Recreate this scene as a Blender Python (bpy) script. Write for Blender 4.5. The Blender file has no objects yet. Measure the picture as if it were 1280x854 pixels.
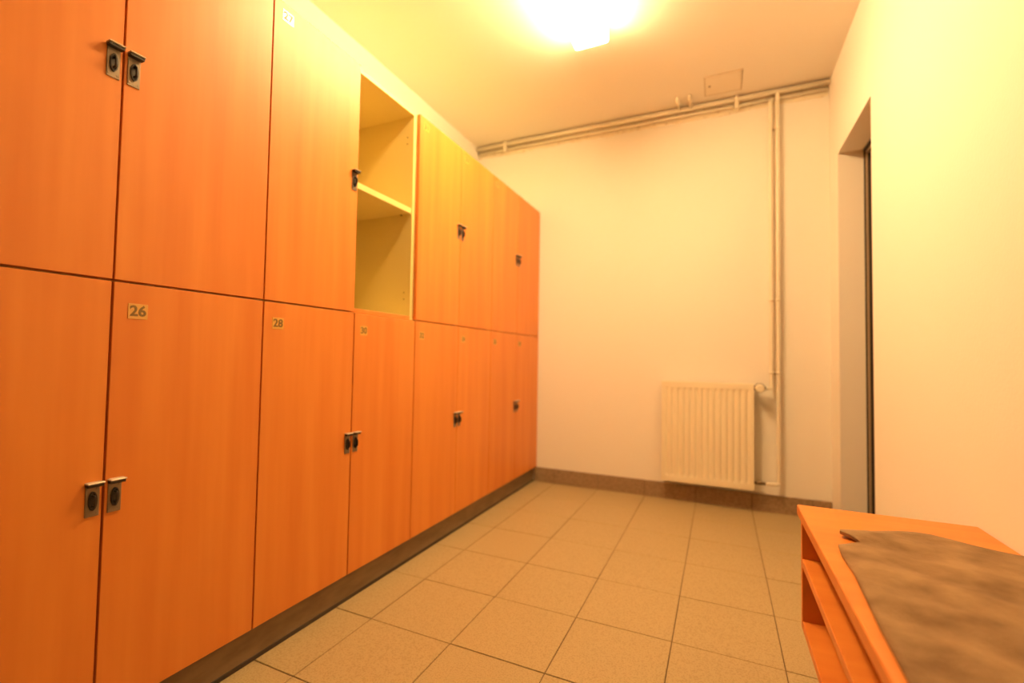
import bpy, bmesh, math, random
from mathutils import Vector, Matrix
from mathutils.geometry import delaunay_2d_cdt
random.seed(7)
S = bpy.context.scene
COL = S.collection

# ------------------------------------------------------------------ camera, world, exposure
F_PX, YAW, PITCH, ROLL = 575.79, 0.4249, 0.0351, 0.0161
cam_data = bpy.data.cameras.new('camera'); cam = bpy.data.objects.new('camera', cam_data); COL.objects.link(cam)
cam_data.sensor_width = 36.0; cam_data.sensor_fit = 'HORIZONTAL'; cam_data.lens = 36.0 * F_PX / 1280.0
cam_data.clip_start = 0.02
fw = Vector((-math.sin(YAW) * math.cos(PITCH), math.cos(YAW) * math.cos(PITCH), math.sin(PITCH)))
rt = Vector((math.cos(YAW), math.sin(YAW), 0)); up = rt.cross(fw)
r2 = math.cos(ROLL) * rt + math.sin(ROLL) * up; u2 = -math.sin(ROLL) * rt + math.cos(ROLL) * up
cam.matrix_world = Matrix(((r2.x, u2.x, -fw.x, 1.325), (r2.y, u2.y, -fw.y, 0.0), (r2.z, u2.z, -fw.z, 0.9701), (0, 0, 0, 1)))
cam_data.dof.use_dof = True; cam_data.dof.focus_distance = 1.25; cam_data.dof.aperture_fstop = 1.3
S.camera = cam
world = bpy.data.worlds.new('world'); S.world = world; world.use_nodes = True
world.node_tree.nodes['Background'].inputs[0].default_value = (0, 0, 0, 1)
S.view_settings.view_transform = 'Standard'; S.view_settings.look = 'None'
S.view_settings.gamma = 1.0; S.view_settings.use_curve_mapping = False
S.view_settings.exposure = 0.0
LAMP_COLOR = (1.0, 0.655, 0.305); LAMP_STRENGTH = 80.0

# ------------------------------------------------------------------ room measures (metres)
W, D, H = 1.956, 3.4447, 2.761        # right wall X, back wall Y, ceiling Z
XL, YB = -0.57, -2.9                  # left wall X, wall behind the camera Y
TX, TY, TP = 0.1517, 1.0317, 0.3404   # floor tile grid
ZM, ZT, ZB = 1.1405, 2.1466, 0.111    # lockers: joint between rows, top, underside
def GY(i): return 0.606 + (i - 1) * 0.4

# ------------------------------------------------------------------ materials
def mat(name, color, rough=0.5, metal=0.0, spec=0.5, noise=None, bump=None, emit=None):
    m = bpy.data.materials.new(name); m.use_nodes = True
    nt = m.node_tree; b = nt.nodes['Principled BSDF']
    b.inputs['Base Color'].default_value = (*color, 1); b.inputs['Roughness'].default_value = rough
    b.inputs['Metallic'].default_value = metal; b.inputs['Specular IOR Level'].default_value = spec
    tc = nt.nodes.new('ShaderNodeTexCoord')
    if noise:                               # (scale vector, detail, second colour, low, high)
        sc, det, c2, lo, hi = noise
        mp = nt.nodes.new('ShaderNodeMapping'); mp.inputs['Scale'].default_value = sc
        oi = nt.nodes.new('ShaderNodeObjectInfo'); va = nt.nodes.new('ShaderNodeVectorMath'); va.operation = 'SCALE'
        cb = nt.nodes.new('ShaderNodeCombineXYZ')
        for k in range(3): nt.links.new(oi.outputs['Random'], cb.inputs[k])
        va.inputs['Scale'].default_value = 17.0; nt.links.new(cb.outputs[0], va.inputs[0]); nt.links.new(va.outputs[0], mp.inputs['Location'])
        nt.links.new(tc.outputs['Object'], mp.inputs['Vector'])
        n = nt.nodes.new('ShaderNodeTexNoise'); n.inputs['Scale'].default_value = 1.0; n.inputs['Detail'].default_value = det
        nt.links.new(mp.outputs[0], n.inputs['Vector'])
        cr = nt.nodes.new('ShaderNodeValToRGB'); cr.color_ramp.elements[0].position = lo; cr.color_ramp.elements[1].position = hi
        cr.color_ramp.elements[0].color = (*c2, 1); cr.color_ramp.elements[1].color = (*color, 1)
        nt.links.new(n.outputs[0], cr.inputs[0]); nt.links.new(cr.outputs[0], b.inputs['Base Color'])
    if bump:                                # (scale, strength, distance)
        n2 = nt.nodes.new('ShaderNodeTexNoise'); n2.inputs['Scale'].default_value = bump[0]; n2.inputs['Detail'].default_value = 5
        nt.links.new(tc.outputs['Object'], n2.inputs['Vector'])
        bp = nt.nodes.new('ShaderNodeBump'); bp.inputs['Strength'].default_value = bump[1]; bp.inputs['Distance'].default_value = bump[2]
        nt.links.new(n2.outputs[0], bp.inputs['Height']); nt.links.new(bp.outputs[0], b.inputs['Normal'])
    if emit:
        b.inputs['Emission Color'].default_value = (*emit[0], 1); b.inputs['Emission Strength'].default_value = emit[1]
    return m
M = {}
M['wall'] = mat('wall_paint', (0.87, 0.83, 0.75), 0.85, spec=0.2, bump=(90, 0.12, 0.004))
M['ceiling'] = mat('ceiling_paint', (0.88, 0.83, 0.75), 0.9, spec=0.2, bump=(70, 0.10, 0.004))
M['plaster'] = mat('raw_plaster', (0.84, 0.75, 0.58), 0.95, spec=0.1, noise=((26, 26, 50), 4, (0.50, 0.38, 0.22), 0.28, 0.42), bump=(120, 0.5, 0.004))
M['laminate'] = mat('beech_laminate', (0.76, 0.268, 0.046), 0.40, spec=0.5, noise=((1.0, 16.0, 0.9), 4, (0.68, 0.205, 0.030), 0.32, 0.68))
M['laminate_edge'] = mat('beech_edge_band', (0.70, 0.20, 0.03), 0.45)
M['melamine'] = mat('cream_melamine', (0.80, 0.66, 0.26), 0.40, spec=0.4)
M['tile'] = mat('speckled_floor_tile', (0.45, 0.345, 0.18), 0.42, spec=0.35, noise=((190, 190, 190), 2, (0.37, 0.275, 0.135), 0.36, 0.52))
M['grout'] = mat('dark_grout', (0.20, 0.14, 0.085), 0.9, spec=0.1)
M['skirt'] = mat('brown_skirting_tile', (0.36, 0.25, 0.15), 0.5, spec=0.3, noise=((70, 70, 70), 3, (0.25, 0.17, 0.10), 0.35, 0.60))
M['plinth'] = mat('brown_plinth_board', (0.24, 0.165, 0.095), 0.5, spec=0.3, noise=((30, 9, 30), 3, (0.19, 0.125, 0.07), 0.35, 0.65))
M['shade_grime'] = mat('dark_shade_grime', (0.05, 0.035, 0.022), 0.7)  # near-black colour for the shadow and grime line at the floor
M['nickel'] = mat('brushed_nickel', (0.27, 0.22, 0.16), 0.42, metal=0.7)
M['nickel_lit'] = mat('lit_lip_nickel', (0.62, 0.54, 0.42), 0.40, metal=0.4)  # lighter copy of the nickel; the lip's lit top put into the colour
M['black'] = mat('black_metal', (0.025, 0.02, 0.016), 0.5)
M['brass'] = mat('brass_plate', (0.74, 0.40, 0.07), 0.30, spec=0.5)
M['brass'].node_tree.nodes['Principled BSDF'].inputs['Coat Weight'].default_value = 1.0
M['brass'].node_tree.nodes['Principled BSDF'].inputs['Coat Roughness'].default_value = 0.12
M['ink'] = mat('dark_numerals', (0.22, 0.13, 0.03), 0.5)
M['enamel'] = mat('white_enamel', (0.87, 0.79, 0.60), 0.35, spec=0.5)
M['pipe'] = mat('painted_pipe', (0.84, 0.77, 0.62), 0.45, spec=0.4)
M['valve'] = mat('ivory_plastic', (0.85, 0.78, 0.60), 0.4)
M['rubber'] = mat('black_plastic', (0.03, 0.025, 0.02), 0.5)
M['brassfit'] = mat('dark_fitting', (0.22, 0.15, 0.08), 0.45, metal=0.6)
M['lamp'] = mat('glowing_diffuser', (0.9, 0.9, 0.9), 0.4, emit=(LAMP_COLOR, LAMP_STRENGTH))
M['lampbody'] = mat('white_lamp_metal', (0.85, 0.83, 0.78), 0.5)
M['frame'] = mat('door_frame_steel', (0.36, 0.27, 0.17), 0.5, spec=0.4)
M['leaf'] = mat('door_leaf_paint', (0.13, 0.09, 0.06), 0.5)
M['hatch'] = mat('hatch_paint', (0.86, 0.78, 0.66), 0.7, spec=0.2)
M['hatchframe'] = mat('hatch_frame_paint', (0.55, 0.44, 0.30), 0.6)
M['felt'] = mat('mottled_felt', (0.37, 0.245, 0.135), 0.95, spec=0.1, noise=((10, 11, 10), 8, (0.20, 0.125, 0.068), 0.32, 0.68), bump=(160, 0.5, 0.004))

# ------------------------------------------------------------------ mesh helpers
def obj(name, bm, mats, parent=None, loc=(0, 0, 0), smooth=False):
    me = bpy.data.meshes.new(name); bm.normal_update(); bm.to_mesh(me); bm.free()
    for k in (mats if isinstance(mats, (list, tuple)) else [mats]): me.materials.append(M[k])
    if smooth:
        for p in me.polygons: p.use_smooth = True
    o = bpy.data.objects.new(name, me); COL.objects.link(o); o.location = loc
    if parent: o.parent = parent
    return o
def inst(name, src, parent, loc=(0, 0, 0)):
    o = bpy.data.objects.new(name, src.data if hasattr(src, 'data') else src); COL.objects.link(o); o.location = loc
    if parent: o.parent = parent
    return o
def thing(name, label, cat, loc=(0, 0, 0), group=None):
    o = bpy.data.objects.new(name, None); COL.objects.link(o); o.location = loc; o.empty_display_size = 0.05
    return tag(o, label, cat, group)
def tag(o, label, cat, group=None):
    o['label'] = label; o['category'] = cat
    if group: o['group'] = group
    return o
def structure(o, label=None, cat=None):
    o['kind'] = 'structure'
    if label: o['label'] = label
    if cat: o['category'] = cat
    return o
def new(): return bmesh.new()
def box(bm, x0, x1, y0, y1, z0, z1, bevel=0.0, mi=0, seg=1):
    r = bmesh.ops.create_cube(bm, size=1.0)
    for v in r['verts']:
        v.co = Vector(((x0 + x1) / 2 + v.co.x * (x1 - x0), (y0 + y1) / 2 + v.co.y * (y1 - y0), (z0 + z1) / 2 + v.co.z * (z1 - z0)))
    fs = list({f for v in r['verts'] for f in v.link_faces})
    for f in fs: f.material_index = mi
    if bevel:
        es = list({e for v in r['verts'] for e in v.link_edges})
        rb = bmesh.ops.bevel(bm, geom=es, offset=bevel, segments=seg, affect='EDGES', profile=0.5)
        for f in rb['faces']: f.material_index = mi
    return bm
def boxm(*a, **k): return box(new(), *a, **k)
def tube(bm, pts, r, n=14, mi=0, cap=True):
    pts = [Vector(p) for p in pts]; rings = []
    ref = None
    for i, p in enumerate(pts):
        t = (pts[min(i + 1, len(pts) - 1)] - pts[max(i - 1, 0)]).normalized()
        if ref is None: ref = Vector((0, 0, 1)) if abs(t.z) < 0.9 else Vector((1, 0, 0))
        a = (ref - t * ref.dot(t)).normalized(); ref = a; b = t.cross(a)
        rr = r[i] if isinstance(r, (list, tuple)) else r
        rings.append([bm.verts.new(p + (a * math.cos(q) + b * math.sin(q)) * rr) for q in [2 * math.pi * k / n for k in range(n)]])
    for A, B in zip(rings, rings[1:]):
        for k in range(n):
            f = bm.faces.new((A[k], A[(k + 1) % n], B[(k + 1) % n], B[k])); f.material_index = mi; f.smooth = True
    if cap:
        f = bm.faces.new(list(reversed(rings[0]))); f.material_index = mi
        f = bm.faces.new(rings[-1]); f.material_index = mi
    return bm
def arc(p, a, b, n=5):
    """rounded corner at p between directions: from a to b (quadratic)"""
    p, a, b = Vector(p), Vector(a), Vector(b)
    return [(1 - t) ** 2 * a + 2 * t * (1 - t) * p + t * t * b for t in [k / n for k in range(n + 1)]]
def bend(pts, r):
    pts = [Vector(p) for p in pts]; out = [pts[0]]
    for i in range(1, len(pts) - 1):
        a = pts[i] + (pts[i - 1] - pts[i]).normalized() * r; b = pts[i] + (pts[i + 1] - pts[i]).normalized() * r
        out += arc(pts[i], a, b)
    return out + [pts[-1]]
def text_faces(bm, text, size, place, mi):
    """flat numerals turned into thin mesh; place maps (u, v, depth) to a point"""
    cu = bpy.data.curves.new('numerals', 'FONT'); cu.body = text; cu.size = size; cu.extrude = 0.0006
    cu.align_x = 'CENTER'; cu.align_y = 'CENTER'; cu.resolution_u = 3; cu.offset = size * 0.025
    o = bpy.data.objects.new('numerals', cu); COL.objects.link(o)
    dg = bpy.context.evaluated_depsgraph_get(); me = bpy.data.meshes.new_from_object(o.evaluated_get(dg))
    vs = [bm.verts.new(place(*v.co)) for v in me.vertices]
    for p in me.polygons:
        try: f = bm.faces.new([vs[i] for i in p.vertices]); f.material_index = mi
        except ValueError: pass
    bpy.data.objects.remove(o); bpy.data.curves.remove(cu); bpy.data.meshes.remove(me)

# ------------------------------------------------------------------ the room
T = 0.12
floor = structure(obj('floor', boxm(XL - T, W + 0.5, YB - T, D + T, -0.06, -0.003), 'grout'))
xs = [-0.0215] + [TX + k * TP for k in range(0, 6)] + [W]
ys = [YB] + [TY + k * TP for k in range(-11, 8)] + [D]
G = 0.0016
tcache = {}
for i in range(len(xs) - 1):
    for j in range(len(ys) - 1):
        x0, x1, y0, y1 = xs[i], xs[i + 1], ys[j], ys[j + 1]
        if x1 - x0 < 0.02 or y1 - y0 < 0.012: continue
        key = (round(x1 - x0, 4), round(y1 - y0, 4))
        lo = ((x0 + x1) / 2, (y0 + y1) / 2, random.uniform(-0.0006, 0.0006))
        if key not in tcache:
            a, b = key[0] / 2 - G, key[1] / 2 - G
            tcache[key] = obj('tile', boxm(-a, a, -b, b, -0.003, 0.0, bevel=0.0012), 'tile', floor, lo)
        else: inst('tile', tcache[key], floor, lo)
structure(obj('ceiling', boxm(XL - T, W + 0.3, YB - T, D + T, H, H + 0.1), 'ceiling'))
structure(obj('wall_left', boxm(XL - T, XL, YB, D, 0, H), 'wall'))
wall_back = structure(obj('wall_back', boxm(XL - T, W + 0.3, D, D + T, 0, H), 'wall'))
structure(obj('wall_front', boxm(XL - T, W + 0.3, YB - T, YB, 0, H), 'wall'))
DY0, DY1, DZ = 2.57, 3.222, 2.203     # door opening in the right wall
WT = 0.20
bm = new()
for (a, b, c, d) in ((YB, DY0, 0, H), (DY1, D, 0, H), (DY0, DY1, DZ, H)): box(bm, W, W + WT, a, b, c, d)
bmesh.ops.remove_doubles(bm, verts=bm.verts, dist=1e-5)
structure(obj('wall_right', bm, 'wall'))
# ragged strip of bare plaster along the top of the back wall, under the pipes
bm = new(); n = 150; x0, x1 = XL + 0.005, W - 0.005
top, bot, topb, botb = [], [], [], []
for k in range(n + 1):
    x = x0 + (x1 - x0) * k / n; zb = 2.674 + random.uniform(-0.006, 0.004) + 0.003 * math.sin(x * 9)
    top.append(bm.verts.new((x, D - 0.004, 2.745))); bot.append(bm.verts.new((x, D - 0.004, zb)))
    topb.append(bm.verts.new((x, D + 0.002, 2.745))); botb.append(bm.verts.new((x, D + 0.002, zb - 0.002)))
for k in range(n):
    bm.faces.new((top[k], bot[k], bot[k + 1], top[k + 1])); bm.faces.new((bot[k], botb[k], botb[k + 1], bot[k + 1])); bm.faces.new((topb[k], top[k], top[k + 1], topb[k + 1]))
obj('plaster_strip', bm, 'plaster', wall_back)

# skirting tiles on the back wall
base = structure(obj('baseboard_back', boxm(-0.0205, W - 0.002, D - 0.006, D, 0, 0.108), 'grout'))
sx = [-0.0205] + [TX + k * TP for k in range(0, 6)] + [W - 0.002]
for a, b in zip(sx, sx[1:]): obj('tile', boxm(a + 0.0022, b - 0.0022, D - 0.013, D - 0.005, 0.001, 0.111 + random.uniform(-.001, .001), bevel=0.0012), 'skirt', base)

# door in the right wall, seen edge-on in its reveal
door = structure(bpy.data.objects.new('door_1', None)); COL.objects.link(door); door.location = (W + 0.13, (DY0 + DY1) / 2, 0)
def drel(bm, o=door):
    for v in bm.verts: v.co -= o.location
    return bm
fx0 = W + 0.130
bm = new()
box(bm, fx0, fx0 + 0.0085, DY1 - 0.030, DY1 - 0.0005, 0.002, DZ - 0.0005, 0.001); box(bm, fx0, W + WT, DY0 + 0.0005, DY0 + 0.030, 0.002, DZ - 0.0005, 0.001)
box(bm, fx0, W + WT, DY0 + 0.030, DY1 - 0.030, DZ - 0.030, DZ - 0.0005, 0.001)
obj('door_frame', drel(bm), 'frame', door)
bm = new()
box(bm, fx0 - 0.006, fx0 - 0.0003, DY1 - 0.014, DY1 - 0.0005, 0.002, DZ - 0.0005); box(bm, fx0 - 0.010, fx0 - 0.0003, DY0 + 0.0005, DY0 + 0.014, 0.002, DZ - 0.0005)
box(bm, fx0 - 0.010, fx0 - 0.0003, DY0 + 0.014, DY1 - 0.014, DZ - 0.014, DZ - 0.0005)
obj('seal', drel(bm), 'rubber', door)
obj('rebate', drel(boxm(fx0 + 0.0087, W + WT, DY1 - 0.030, DY1 - 0.0005, 0.002, DZ - 0.0305)), 'rubber', door)
leaf = obj('door_leaf', drel(boxm(fx0 + 0.018, fx0 + 0.056, DY0 + 0.033, DY1 - 0.033, 0.006, DZ - 0.033, 0.0015)), 'leaf', door)
bm = new()
box(bm, fx0 + 0.0125, fx0 + 0.0178, DY0 + 0.06, DY0 + 0.095, 0.95, 1.13, 0.001)
tube(bm, bend([(fx0 + 0.014, DY0 + 0.078, 1.07), (fx0 - 0.028, DY0 + 0.078, 1.07), (fx0 - 0.028, DY0 + 0.19, 1.07)], 0.012), 0.008, 12)
obj('door_handle', drel(bm), 'nickel', leaf)

# ------------------------------------------------------------------ lockers
TH = 0.018; DEPTH = 0.53; XF = -0.0195        # panel thickness, cabinet depth, front of the carcass
UW = 0.8
pm = {}
def panel(kind, dims):
    if (kind, dims) not in pm:
        o = obj(kind, boxm(*dims, bevel=0.0006), 'melamine'); COL.objects.unlink(o); pm[(kind, dims)] = o.data
    return pm[(kind, dims)]
def panel_front_band(me):
    me.materials.append(M['laminate'])
    for p in me.polygons:
        if p.normal.x > 0.9: p.material_index = 1
def part(kind, dims, parent, loc=(0, 0, 0)): return inst(kind, panel(kind, dims), parent, loc)
dm = {}
def door_mesh(h):
    if h not in dm:
        bm = boxm(-0.018, 0.0, -0.1975, 0.1975, 0.002, h - 0.002, bevel=0.0010)
        bm.faces.ensure_lookup_table()
        for f in bm.faces:
            if abs(f.normal.x) < 0.5: f.material_index = 1
        o = obj('door', bm, ['laminate', 'laminate_edge']); COL.objects.unlink(o); dm[h] = o.data
    return dm[h]
def handle_mesh():
    """hasp plate with a projecting top lip and a dark oval turn-staple"""
    bm = new(); w, h = 0.0165, 0.040
    box(bm, 0.0, 0.0028, -0.0135, 0.0135, -h, h, 0.0009, 0)
    box(bm, 0.0028, 0.0200, -w, w, h - 0.0034, h, 0.0009, 2)
    box(bm, 0.0028, 0.0170, -w + 0.001, w - 0.001, h - 0.0105, h - 0.0034, 0.0009, 1)  # black block added as the dark shade on the lip's underside
    n = 20
    def oval(rx, rz, x, cz=-0.004): return [bm.verts.new((x, rx * math.cos(2 * math.pi * k / n), cz + rz * math.sin(2 * math.pi * k / n))) for k in range(n)]
    rings = [oval(0.0085, 0.0220, 0.0028), oval(0.0085, 0.0220, 0.0062), oval(0.0062, 0.0185, 0.0066), oval(0.0055, 0.0170, 0.0036)]
    for A, B in zip(rings, rings[1:]):
        for k in range(n): bm.faces.new((A[k], A[(k + 1) % n], B[(k + 1) % n], B[k])).material_index = 1
    bm.faces.new(rings[-1]).material_index = 1
    tube(bm, bend([(0.003, 0, -0.015), (0.0145, 0, -0.015), (0.0145, 0, 0.008), (0.003, 0, 0.008)], 0.005), 0.0024, 8, 1)
    for z in (-h + 0.008, h - 0.0160):
        for y in (-0.009, 0.009): tube(bm, [(0.0024, y, z), (0.0038, y, z)], 0.0024, 8, 0)
    o = obj('handle', bm, ['nickel', 'black', 'nickel_lit']); COL.objects.unlink(o); return o.data
HANDLE = handle_mesh()
def plate(parent, num, loc):
    bm = boxm(0.0002, 0.0012, -0.0215, 0.0215, -0.019, 0.019, 0.0004)
    text_faces(bm, str(num), 0.036, lambda u, v, d: Vector((0.0014 + d, u, v)), 1)
    return obj('number_plate', bm, ['brass', 'ink'], parent, loc)
def cabinet(i0, upper, label, numbers, missing=()):
    z0, z1 = (ZM + 0.0008, ZT) if upper else (ZB, ZM - 0.0008)
    h = z1 - z0; yc = GY(i0 + 1)
    c = thing('locker_cabinet', label, 'locker', (XF, yc, z0), 'locker cabinets along the left wall')
    hw = UW / 2 - 0.0004
    part('side_panel', (-DEPTH, 0, -hw, -hw + TH, 0, round(h, 5)), c); part('side_panel', (-DEPTH, 0, hw - TH, hw, 0, round(h, 5)), c)
    iw = hw - TH - 0.0002
    bp_ = part('bottom_panel', (-DEPTH, 0, -iw, iw, 0, TH), c)
    if len(bp_.data.materials) == 1: panel_front_band(bp_.data)
    part('top_panel', (-DEPTH, 0, -iw, iw, round(h - TH, 5), round(h, 5)), c)
    part('back_panel', (-DEPTH, -DEPTH + 0.006, -iw, iw, TH + 0.0002, round(h - TH - 0.0002, 5)), c)
    part('partition', (-DEPTH + 0.0065, 0, -TH / 2, TH / 2, TH + 0.0002, round(h - TH - 0.0002, 5)), c)
    zs = 1.664 - z0 if upper else h * 0.52
    for k, s in ((0, -1), (1, 1)):
        y0, y1 = (-iw + 0.0003, -TH / 2 - 0.0003) if k == 0 else (TH / 2 + 0.0003, iw - 0.0003)
        sh = part('shelf', (-DEPTH + 0.007, -0.004, y0, y1, round(zs - 0.0125, 5), round(zs + 0.0125, 5)), c)
        if k in missing:
            for x in (-0.06, -0.42):
                for (p0, p1) in ((y1 - 0.009, y1), (y0, y0 + 0.009)): obj('shelf_pin', tube(new(), [(x, p0, zs - 0.0155), (x, p1, zs - 0.0155)], 0.003, 8), 'brassfit', sh)
            for z in (0.10, 0.132, h - 0.15, h - 0.118):       # screw holes left by the hinges
                obj('screw_hole', tube(new(), [(-0.037, y1 - 0.0006, z), (-0.037, y1 + 0.0002, z)], 0.0032, 10), 'ink', c)
            continue
        d = inst('door', door_mesh(round(h, 5)), c, (-XF + random.uniform(-0.0006, 0.0006), s * 0.2 + random.uniform(-0.0008, 0.0008), 0))
        hz = (1.664 if upper else 0.627) - z0
        inst('handle', HANDLE, d, (0, -s * (0.200 - 0.0215), hz))
        if numbers[k]:
            plate(d, numbers[k], (0, -0.200 + 0.054, (2.100 if upper else 1.070) - z0))
    return c
cabinet(0, True, 'orange wood-laminate locker cabinet nearest the camera, upper row at the left edge', (None, None))
cabinet(2, True, 'upper locker cabinet with one door missing, its cream compartment and shelf open', (27, None), missing=(1,))
cabinet(4, True, 'upper two-door orange locker cabinet just past the open compartment', (31, 33))
cabinet(6, True, 'upper two-door orange locker cabinet at the far end by the back wall', (35, None))
cabinet(0, False, 'lower orange locker cabinet nearest the camera, number 26 on its right door', (None, 26))
cabinet(2, False, 'lower two-door orange locker cabinet beneath the open compartment, numbered 28 and 30', (28, 30))
cabinet(4, False, 'lower two-door orange locker cabinet third from the left, second from the back wall', (32, 34))
cabinet(6, False, 'lower two-door orange locker cabinet at the far end beside the back wall', (36, 38))
# filler strip between the last cabinets and the back wall
o = obj('filler_panel', boxm(-0.030, -0.001, -0.0165, 0.0165, 0, ZT - ZB, bevel=0.001), 'laminate', None, (0, 3.4245, ZB))
tag(o, 'narrow tall orange laminate filler strip between last lockers and back wall', 'filler panel')
pl = thing('plinth', 'long low brown plinth board under the row of lockers', 'plinth', (-0.03, 1.8, 0))
obj('board', boxm(-0.03, 0.0080, 0.207 - 1.8, D - 0.014 - 1.8, 0.0, ZB - 0.001, 0.001), 'plinth', pl)
obj('shade_grime_strip', boxm(0.0081, 0.0115, 0.207 - 1.8, D - 0.014 - 1.8, 0.0, 0.014, 0.001), 'shade_grime', pl)  # dark strip standing in for shadow and grime along the plinth's foot

# ------------------------------------------------------------------ ceiling lamp (the room's only light)
LX0, LX1, LY0, LY1, LZ = 0.600, 0.779, 1.34, 2.388, 2.663
lamp = thing('ceiling_lamp', 'glowing white box-shaped ceiling lamp mounted flat on the ceiling', 'lamp', ((LX0 + LX1) / 2, (LY0 + LY1) / 2, H))
a, b, zb = (LX1 - LX0) / 2, (LY1 - LY0) / 2, LZ - H
bm = new(); r = 0.010
prof = [(-a, -0.012)] + [(-a + r - r * math.cos(t), zb + r - r * math.sin(t)) for t in [k * math.pi / 8 for k in range(5)]] + [(a - r + r * math.sin(t), zb + r - r * math.cos(t)) for t in [k * math.pi / 8 for k in range(5)]] + [(a, -0.012)]
rows = [[bm.verts.new((x, y, z)) for (x, z) in prof] for y in (-b, b)]
inn = [[bm.verts.new((x * 0.965, y, z + (0.003 if z < -0.02 else 0))) for (x, z) in prof] for y in (-b, b)]
for k in range(len(prof) - 1):
    bm.faces.new((rows[0][k], rows[0][k + 1], rows[1][k + 1], rows[1][k])); bm.faces.new((inn[0][k + 1], inn[0][k], inn[1][k], inn[1][k + 1]))
    bm.faces.new((rows[0][k + 1], rows[0][k], inn[0][k], inn[0][k + 1])); bm.faces.new((rows[1][k], rows[1][k + 1], inn[1][k + 1], inn[1][k]))
for i in (0, -1): bm.faces.new((rows[0][i], rows[1][i], inn[1][i], inn[0][i]))
bmesh.ops.recalc_face_normals(bm, faces=bm.faces)
obj('diffuser', bm, 'lamp', lamp)
obj('base_tray', boxm(-a - 0.002, a + 0.002, -b - 0.002, b + 0.002, -0.0115, -0.0002, 0.001), 'lampbody', lamp)
for y in (-b + 0.004, b - 0.012): obj('end_cap', boxm(-a + 0.007, a - 0.007, y, y + 0.008, zb + 0.006, -0.0118, 0.001), 'lampbody', lamp)

# ------------------------------------------------------------------ radiator on the back wall
RX0, RX1, RZ0, RZ1, RY = 0.957, 1.521, 0.147, 0.824, D - 0.100
rad = thing('radiator', 'white ribbed panel radiator mounted low on the back wall', 'radiator', ((RX0 + RX1) / 2, D, RZ0))
rw, rh = (RX1 - RX0) / 2, RZ1 - RZ0
ry = RY - D
bm = new(); NR = 14; nx = NR * 8; nz = 26; m = 0.016
zz = [0, 0.012, 0.026, 0.034, 0.040, 0.046, 0.052, 0.060] + [0.06 + (rh - 0.12) * k / 8 for k in range(1, 8)] + [rh - v for v in (0.060, 0.052, 0.046, 0.040, 0.034, 0.026, 0.012, 0)]
xxs = [-rw] + [-rw + m + (2 * rw - 2 * m) * k / nx for k in range(nx + 1)] + [rw]
def prof_y(x, z):
    u = (x + rw - m) / (2 * rw - 2 * m) * NR
    if u < 0 or u > NR: return 0.0
    env = min(1.0, max(0.0, (min(z, rh - z) - 0.034) / 0.020)); env = env * env * (3 - 2 * env)
    g = 0.5 - 0.5 * math.cos(2 * math.pi * u)                # 0 at the grooves' edge, 1 mid
    return 0.0105 * env * (g ** 2.6)
grid = [[bm.verts.new((x, ry + prof_y(x, z), z)) for x in xxs] for z in zz]
for A, B in zip(grid, grid[1:]):
    for k in range(len(xxs) - 1): bm.faces.new((A[k], A[k + 1], B[k + 1], B[k])).smooth = True
obj('front_panel', bm, 'enamel', rad)
bm = new(); box(bm, -rw, rw, ry + 0.0005, ry + 0.060, rh - 0.004, rh + 0.0015, 0.001)
for k in range(14):
    x = -rw + 0.035 + k * (2 * rw - 0.07) / 13; box(bm, x - 0.010, x + 0.010, ry + 0.012, ry + 0.050, rh + 0.0015, rh + 0.0030)
obj('top_grille', bm, 'enamel', rad)
for s in (-1, 1): obj('side_cover', boxm(min(s * rw, s * (rw + 0.002)), max(s * rw, s * (rw + 0.002)), ry + 0.0003, ry + 0.064, 0.0, rh + 0.001, 0.0006), 'enamel', rad)
obj('back_panel', boxm(-rw + 0.002, rw - 0.002, ry + 0.050, ry + 0.062, 0.012, rh - 0.012, 0.002), 'enamel', rad)
obj('bottom_rail', boxm(-rw + 0.001, rw - 0.001, ry + 0.002, ry + 0.048, 0.0, 0.004, 0.001), 'enamel', rad)
for s in (-1, 1): obj('bracket', boxm(s * 0.19 - 0.015, s * 0.19 + 0.015, ry + 0.0622, -0.0005, 0.06, rh - 0.06, 0.001), 'enamel', rad)
VX, VY, VZ = rw + 0.002, ry + 0.030, 0.640
VZ = 0.800 - RZ0
bm = new(); c = VX
obj('valve_collar', tube(new(), [(c, VY, VZ), (c + 0.018, VY, VZ)], 0.015), 'rubber', rad)
head = tube(new(), [(c + 0.030 + 0.024 * 0, VY - 0.020, VZ)] + [(c + 0.033, VY - 0.020 - 0.016 * k, VZ) for k in (0.2, 1, 2.4, 3.0)], [0.012, 0.024, 0.028, 0.027, 0.020], 18)
obj('valve_head', head, 'valve', rad)
obj('valve_ring', tube(new(), [(c + 0.033, VY - 0.006, VZ), (c + 0.033, VY - 0.0195, VZ)], 0.0315, 18), 'rubber', rad)
bm = tube(new(), [(c + 0.018, VY, VZ), (c + 0.048, VY, VZ)], 0.009); tube(bm, [(c + 0.033, VY, VZ), (c + 0.033, VY - 0.021, VZ)], 0.010)
obj('valve_body', bm, 'brassfit', rad)
obj('valve_nut', tube(new(), [(c + 0.048, VY, VZ), (c + 0.0655, VY, VZ)], 0.014, 6), 'rubber', rad)
LZv = 0.172 - RZ0 + 0.02
bm = tube(new(), [(c, VY, LZv), (c + 0.014, VY, LZv), (c + 0.016, VY, LZv), (c + 0.040, VY, LZv), (c + 0.042, VY, LZv), (c + 0.0655, VY, LZv)], [0.009, 0.009, 0.013, 0.013, 0.010, 0.010], 8)
obj('return_valve', bm, 'brassfit', rad)

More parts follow.
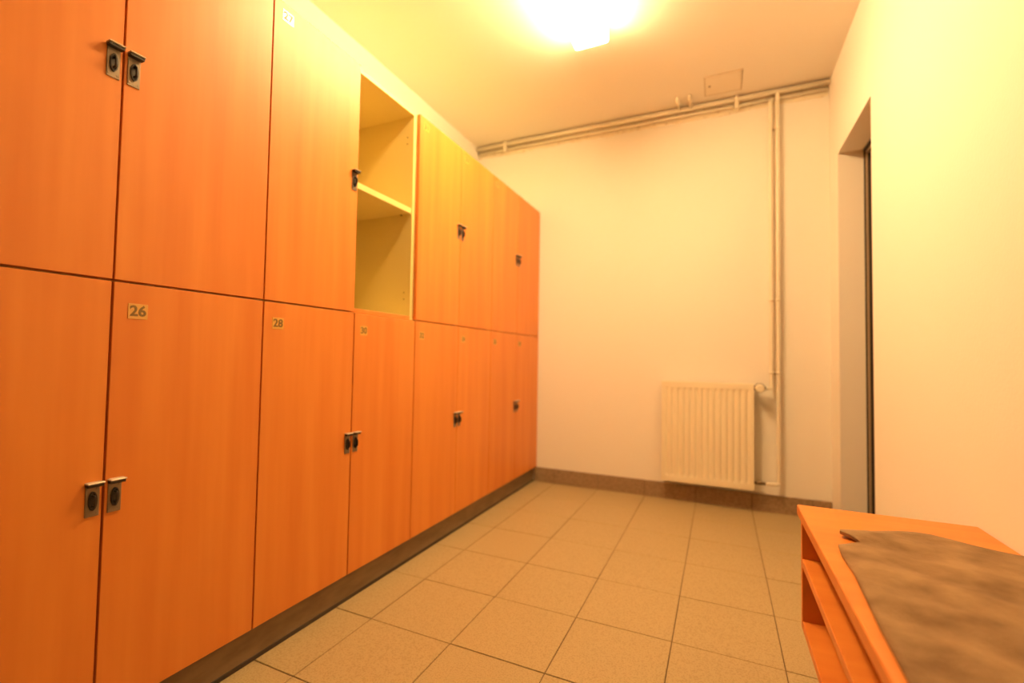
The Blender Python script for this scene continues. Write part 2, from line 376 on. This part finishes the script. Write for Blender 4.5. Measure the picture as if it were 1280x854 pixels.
# ------------------------------------------------------------------ heating pipes
cxr = (RX0 + RX1) / 2
P1, P2 = 1.626, 1.665
PY = D - 0.036
vy = D + VY
hp = thing('heating_pipe', 'white painted supply pipe along the top of the back wall dropping to the radiator valve', 'pipe', (P1, PY, 0))
def rel(bm, o):
    for v in bm.verts: v.co -= o.location
    return bm
zl = 2.705
bm = tube(new(), [(XL + 0.004, PY + 0.012, zl), (W - 0.004, PY + 0.012, zl)], 0.0105)
obj('horizontal_run', rel(bm, hp), 'pipe', hp)
zv = RZ0 + VZ
bm = tube(new(), bend([(P1, PY + 0.010, zl), (P1, PY - 0.004, zl - 0.02), (P1, PY - 0.004, zv), (P1 - 0.008, vy, zv), (cxr + c + 0.067, vy, zv)], 0.012), 0.0112)
obj('drop', rel(bm, hp), 'pipe', hp)
rp = thing('heating_pipe', 'white painted return pipe hugging the ceiling edge, its drop farther from the radiator', 'pipe', (P2, PY, 0))
zu, yu = 2.735, D - 0.055
bm = tube(new(), [(XL + 0.004, yu, zu), (W - 0.004, yu, zu)], 0.0145)
obj('horizontal_run', rel(bm, rp), 'pipe', rp)
zr = RZ0 + LZv
bm = tube(new(), bend([(P2, yu, zu), (P2, yu, zu - 0.03), (P2, PY - 0.006, zu - 0.06), (P2, PY - 0.006, zr), (P2 - 0.02, vy, zr), (cxr + c + 0.067, vy, zr)], 0.016), 0.0112)
obj('drop', rel(bm, rp), 'pipe', rp)
for x in (1.058, 1.136):
    bm = tube(new(), bend([(x, 3.262, H - 0.0005), (x, 3.262, H - 0.028), (x + 0.004, yu, zu + 0.002)], 0.022), 0.0098)
    obj('ceiling_branch', rel(bm, rp), 'pipe', rp)
def clip(o, x, z, y, vertical):
    bm = new()
    if vertical:
        tube(bm, [(x, y, z - 0.008), (x, y, z + 0.008)], 0.0145, 12); tube(bm, [(x, y, z), (x, D - 0.0005, z)], 0.004, 8)
    else:
        tube(bm, [(x - 0.009, y, z), (x + 0.009, y, z)], 0.0185, 14); box(bm, x - 0.010, x + 0.010, y - 0.012, y + 0.012, z - 0.065, H - 0.0005, 0.001)
    obj('clip', rel(bm, o), 'pipe', o)
for x in (-0.30, 1.425): clip(rp, x, zu, yu, False)
for z in (2.50, 1.37, 0.90):
    clip(hp, P1, z, PY - 0.004, True); clip(rp, P2, z, PY - 0.006, True)
for z in (2.49, 0.895):
    bm = tube(new(), [(P1 + 0.017, PY - 0.006, z - 0.006), (P1 + 0.017, PY - 0.006, z + 0.008)], 0.0055, 8); obj('clip_screw', rel(bm, hp), 'brassfit', hp)

# ------------------------------------------------------------------ ceiling hatch
ht = thing('ceiling_hatch', 'small square access hatch in the ceiling above the wall pipes', 'hatch', (1.341, 3.196, H))
hx, hy = 0.110, 0.116
bm = new()
for (x0, x1, y0, y1) in ((-hx, hx, -hy, -hy + 0.0045), (-hx, hx, hy - 0.0045, hy), (-hx, -hx + 0.0045, -hy + 0.0045, hy - 0.0045), (hx - 0.0045, hx, -hy + 0.0045, hy - 0.0045)):
    box(bm, x0, x1, y0, y1, -0.0055, -0.0003, 0.0008)
obj('hatch_frame', bm, 'hatchframe', ht)
hd = obj('hatch_panel', boxm(-hx + 0.0065, hx - 0.0065, -hy + 0.0065, hy - 0.0065, -0.0048, -0.0003, 0.0008), 'hatch', ht)
obj('latch', tube(new(), [(-hx + 0.030, 0.0, -0.0048), (-hx + 0.030, 0.0, -0.009)], 0.006, 12), 'brassfit', hd)

# ------------------------------------------------------------------ shelf bench along the right wall
BX0, BX1, BY0, BY1, BZ = 1.537, W - 0.003, 0.34, 1.652, 0.539
bench = thing('shelf_bench', 'low orange laminate bench with open shelves standing against the right wall', 'bench', ((BX0 + BX1) / 2, (BY0 + BY1) / 2, 0))
def brel(bm): return rel(bm, bench)
obj('bench_top', brel(boxm(BX0, BX1, BY0, BY1, BZ - 0.030, BZ, bevel=0.004, seg=3)), 'laminate', bench)
for (y0, y1) in ((BY1 - 0.040, BY1 - 0.018), (BY0 + 0.018, BY0 + 0.040)):
    obj('end_panel', brel(boxm(BX0 + 0.008, BX1 - 0.004, y0, y1, 0.188, BZ - 0.0302, bevel=0.001)), 'laminate', bench)
for z in (0.392, 0.212):
    obj('shelf', brel(boxm(BX0 + 0.008, BX1 - 0.012, BY0 + 0.0405, BY1 - 0.0405, z - 0.024, z, bevel=0.0015)), 'laminate', bench)
obj('back_panel', brel(boxm(BX1 - 0.011, BX1 - 0.004, BY0 + 0.0405, BY1 - 0.0405, 0.188, BZ - 0.0305)), 'laminate', bench)
for x in (BX0 + 0.14, BX1 - 0.05):
    for y in (BY0 + 0.12, BY1 - 0.16): obj('leg', brel(boxm(x - 0.018, x + 0.018, y - 0.018, y + 0.018, 0.0, 0.1876, 0.002)), 'black', bench)

# felt piece lying on the bench
out = [(1.577, 1.316), (1.600, 1.335), (1.630, 1.360), (1.612, 1.374), (1.594, 1.388), (1.597, 1.401), (1.628, 1.428), (1.676, 1.459), (1.715, 1.482), (1.751, 1.497), (1.780, 1.503), (1.806, 1.500), (1.838, 1.480), (1.873, 1.455), (1.908, 1.438), (1.944, 1.428),
       (1.946, 1.2), (1.944, 0.9), (1.946, 0.6), (1.935, 0.47), (1.80, 0.455), (1.68, 0.462), (1.575, 0.455), (1.560, 0.6), (1.556, 0.80), (1.560, 0.936), (1.567, 1.05), (1.573, 1.155), (1.571, 1.25)]
def inside(x, y):
    c_ = False
    for (x1_, y1_), (x2_, y2_) in zip(out, out[1:] + out[:1]):
        if (y1_ > y) != (y2_ > y) and x < (x2_ - x1_) * (y - y1_) / (y2_ - y1_) + x1_: c_ = not c_
    return c_
def edge_dist(x, y):
    p = Vector((x, y)); best = 9
    for a_, b_ in zip(out, out[1:] + out[:1]):
        a_, b_ = Vector(a_), Vector(b_); t = max(0, min(1, (p - a_).dot(b_ - a_) / (b_ - a_).length_squared)); best = min(best, (a_ + (b_ - a_) * t - p).length)
    return best
pts = [Vector(p) for p in out]; nb = len(pts)
y = 0.47
while y < 1.50:
    x = 1.56
    while x < 1.945:
        if inside(x, y) and edge_dist(x, y) > 0.007: pts.append(Vector((x + random.uniform(-.003, .003), y + random.uniform(-.003, .003))))
        x += 0.016
    y += 0.016
vv, ee, ff, *_ = delaunay_2d_cdt(pts, [(k, (k + 1) % nb) for k in range(nb)], [list(range(nb))], 1, 1e-6)
bm = new(); mid = Vector((1.75, 1.0))
def hgt(v):
    e = min(1, edge_dist(v.x, v.y) / 0.03)
    h_ = 0.006 + e * (0.003 + 0.0025 * math.sin(v.x * 31 + v.y * 9) * math.sin(v.y * 23 - v.x * 7) + 0.0022 * math.sin(v.y * 47 + v.x * 21))
    if v.y > 1.365 and v.x < 1.68: h_ += 0.010 * max(0, (1.68 - v.x) / 0.08)      # curled torn corner
    return BZ + h_
tv = [bm.verts.new((v.x, v.y, hgt(v))) for v in vv]; bv = [bm.verts.new((v.x, v.y, max(BZ + 0.0004, hgt(v) - 0.0075))) for v in vv]
for f in ff:
    if len(f) == 3:
        bm.faces.new([tv[i] for i in f]).smooth = True; bm.faces.new([bv[i] for i in reversed(f)])
for e in [e for e in bm.edges if len(e.link_faces) == 1]: pass
for k in range(nb):
    i, j = k, (k + 1) % nb
    try: bm.faces.new((tv[i], tv[j], bv[j], bv[i]))
    except ValueError: pass
bmesh.ops.recalc_face_normals(bm, faces=bm.faces)
o = obj('felt_mat', bm, 'felt')
tag(o, 'grey-brown mottled felt mat with a torn corner lying on the bench', 'mat')
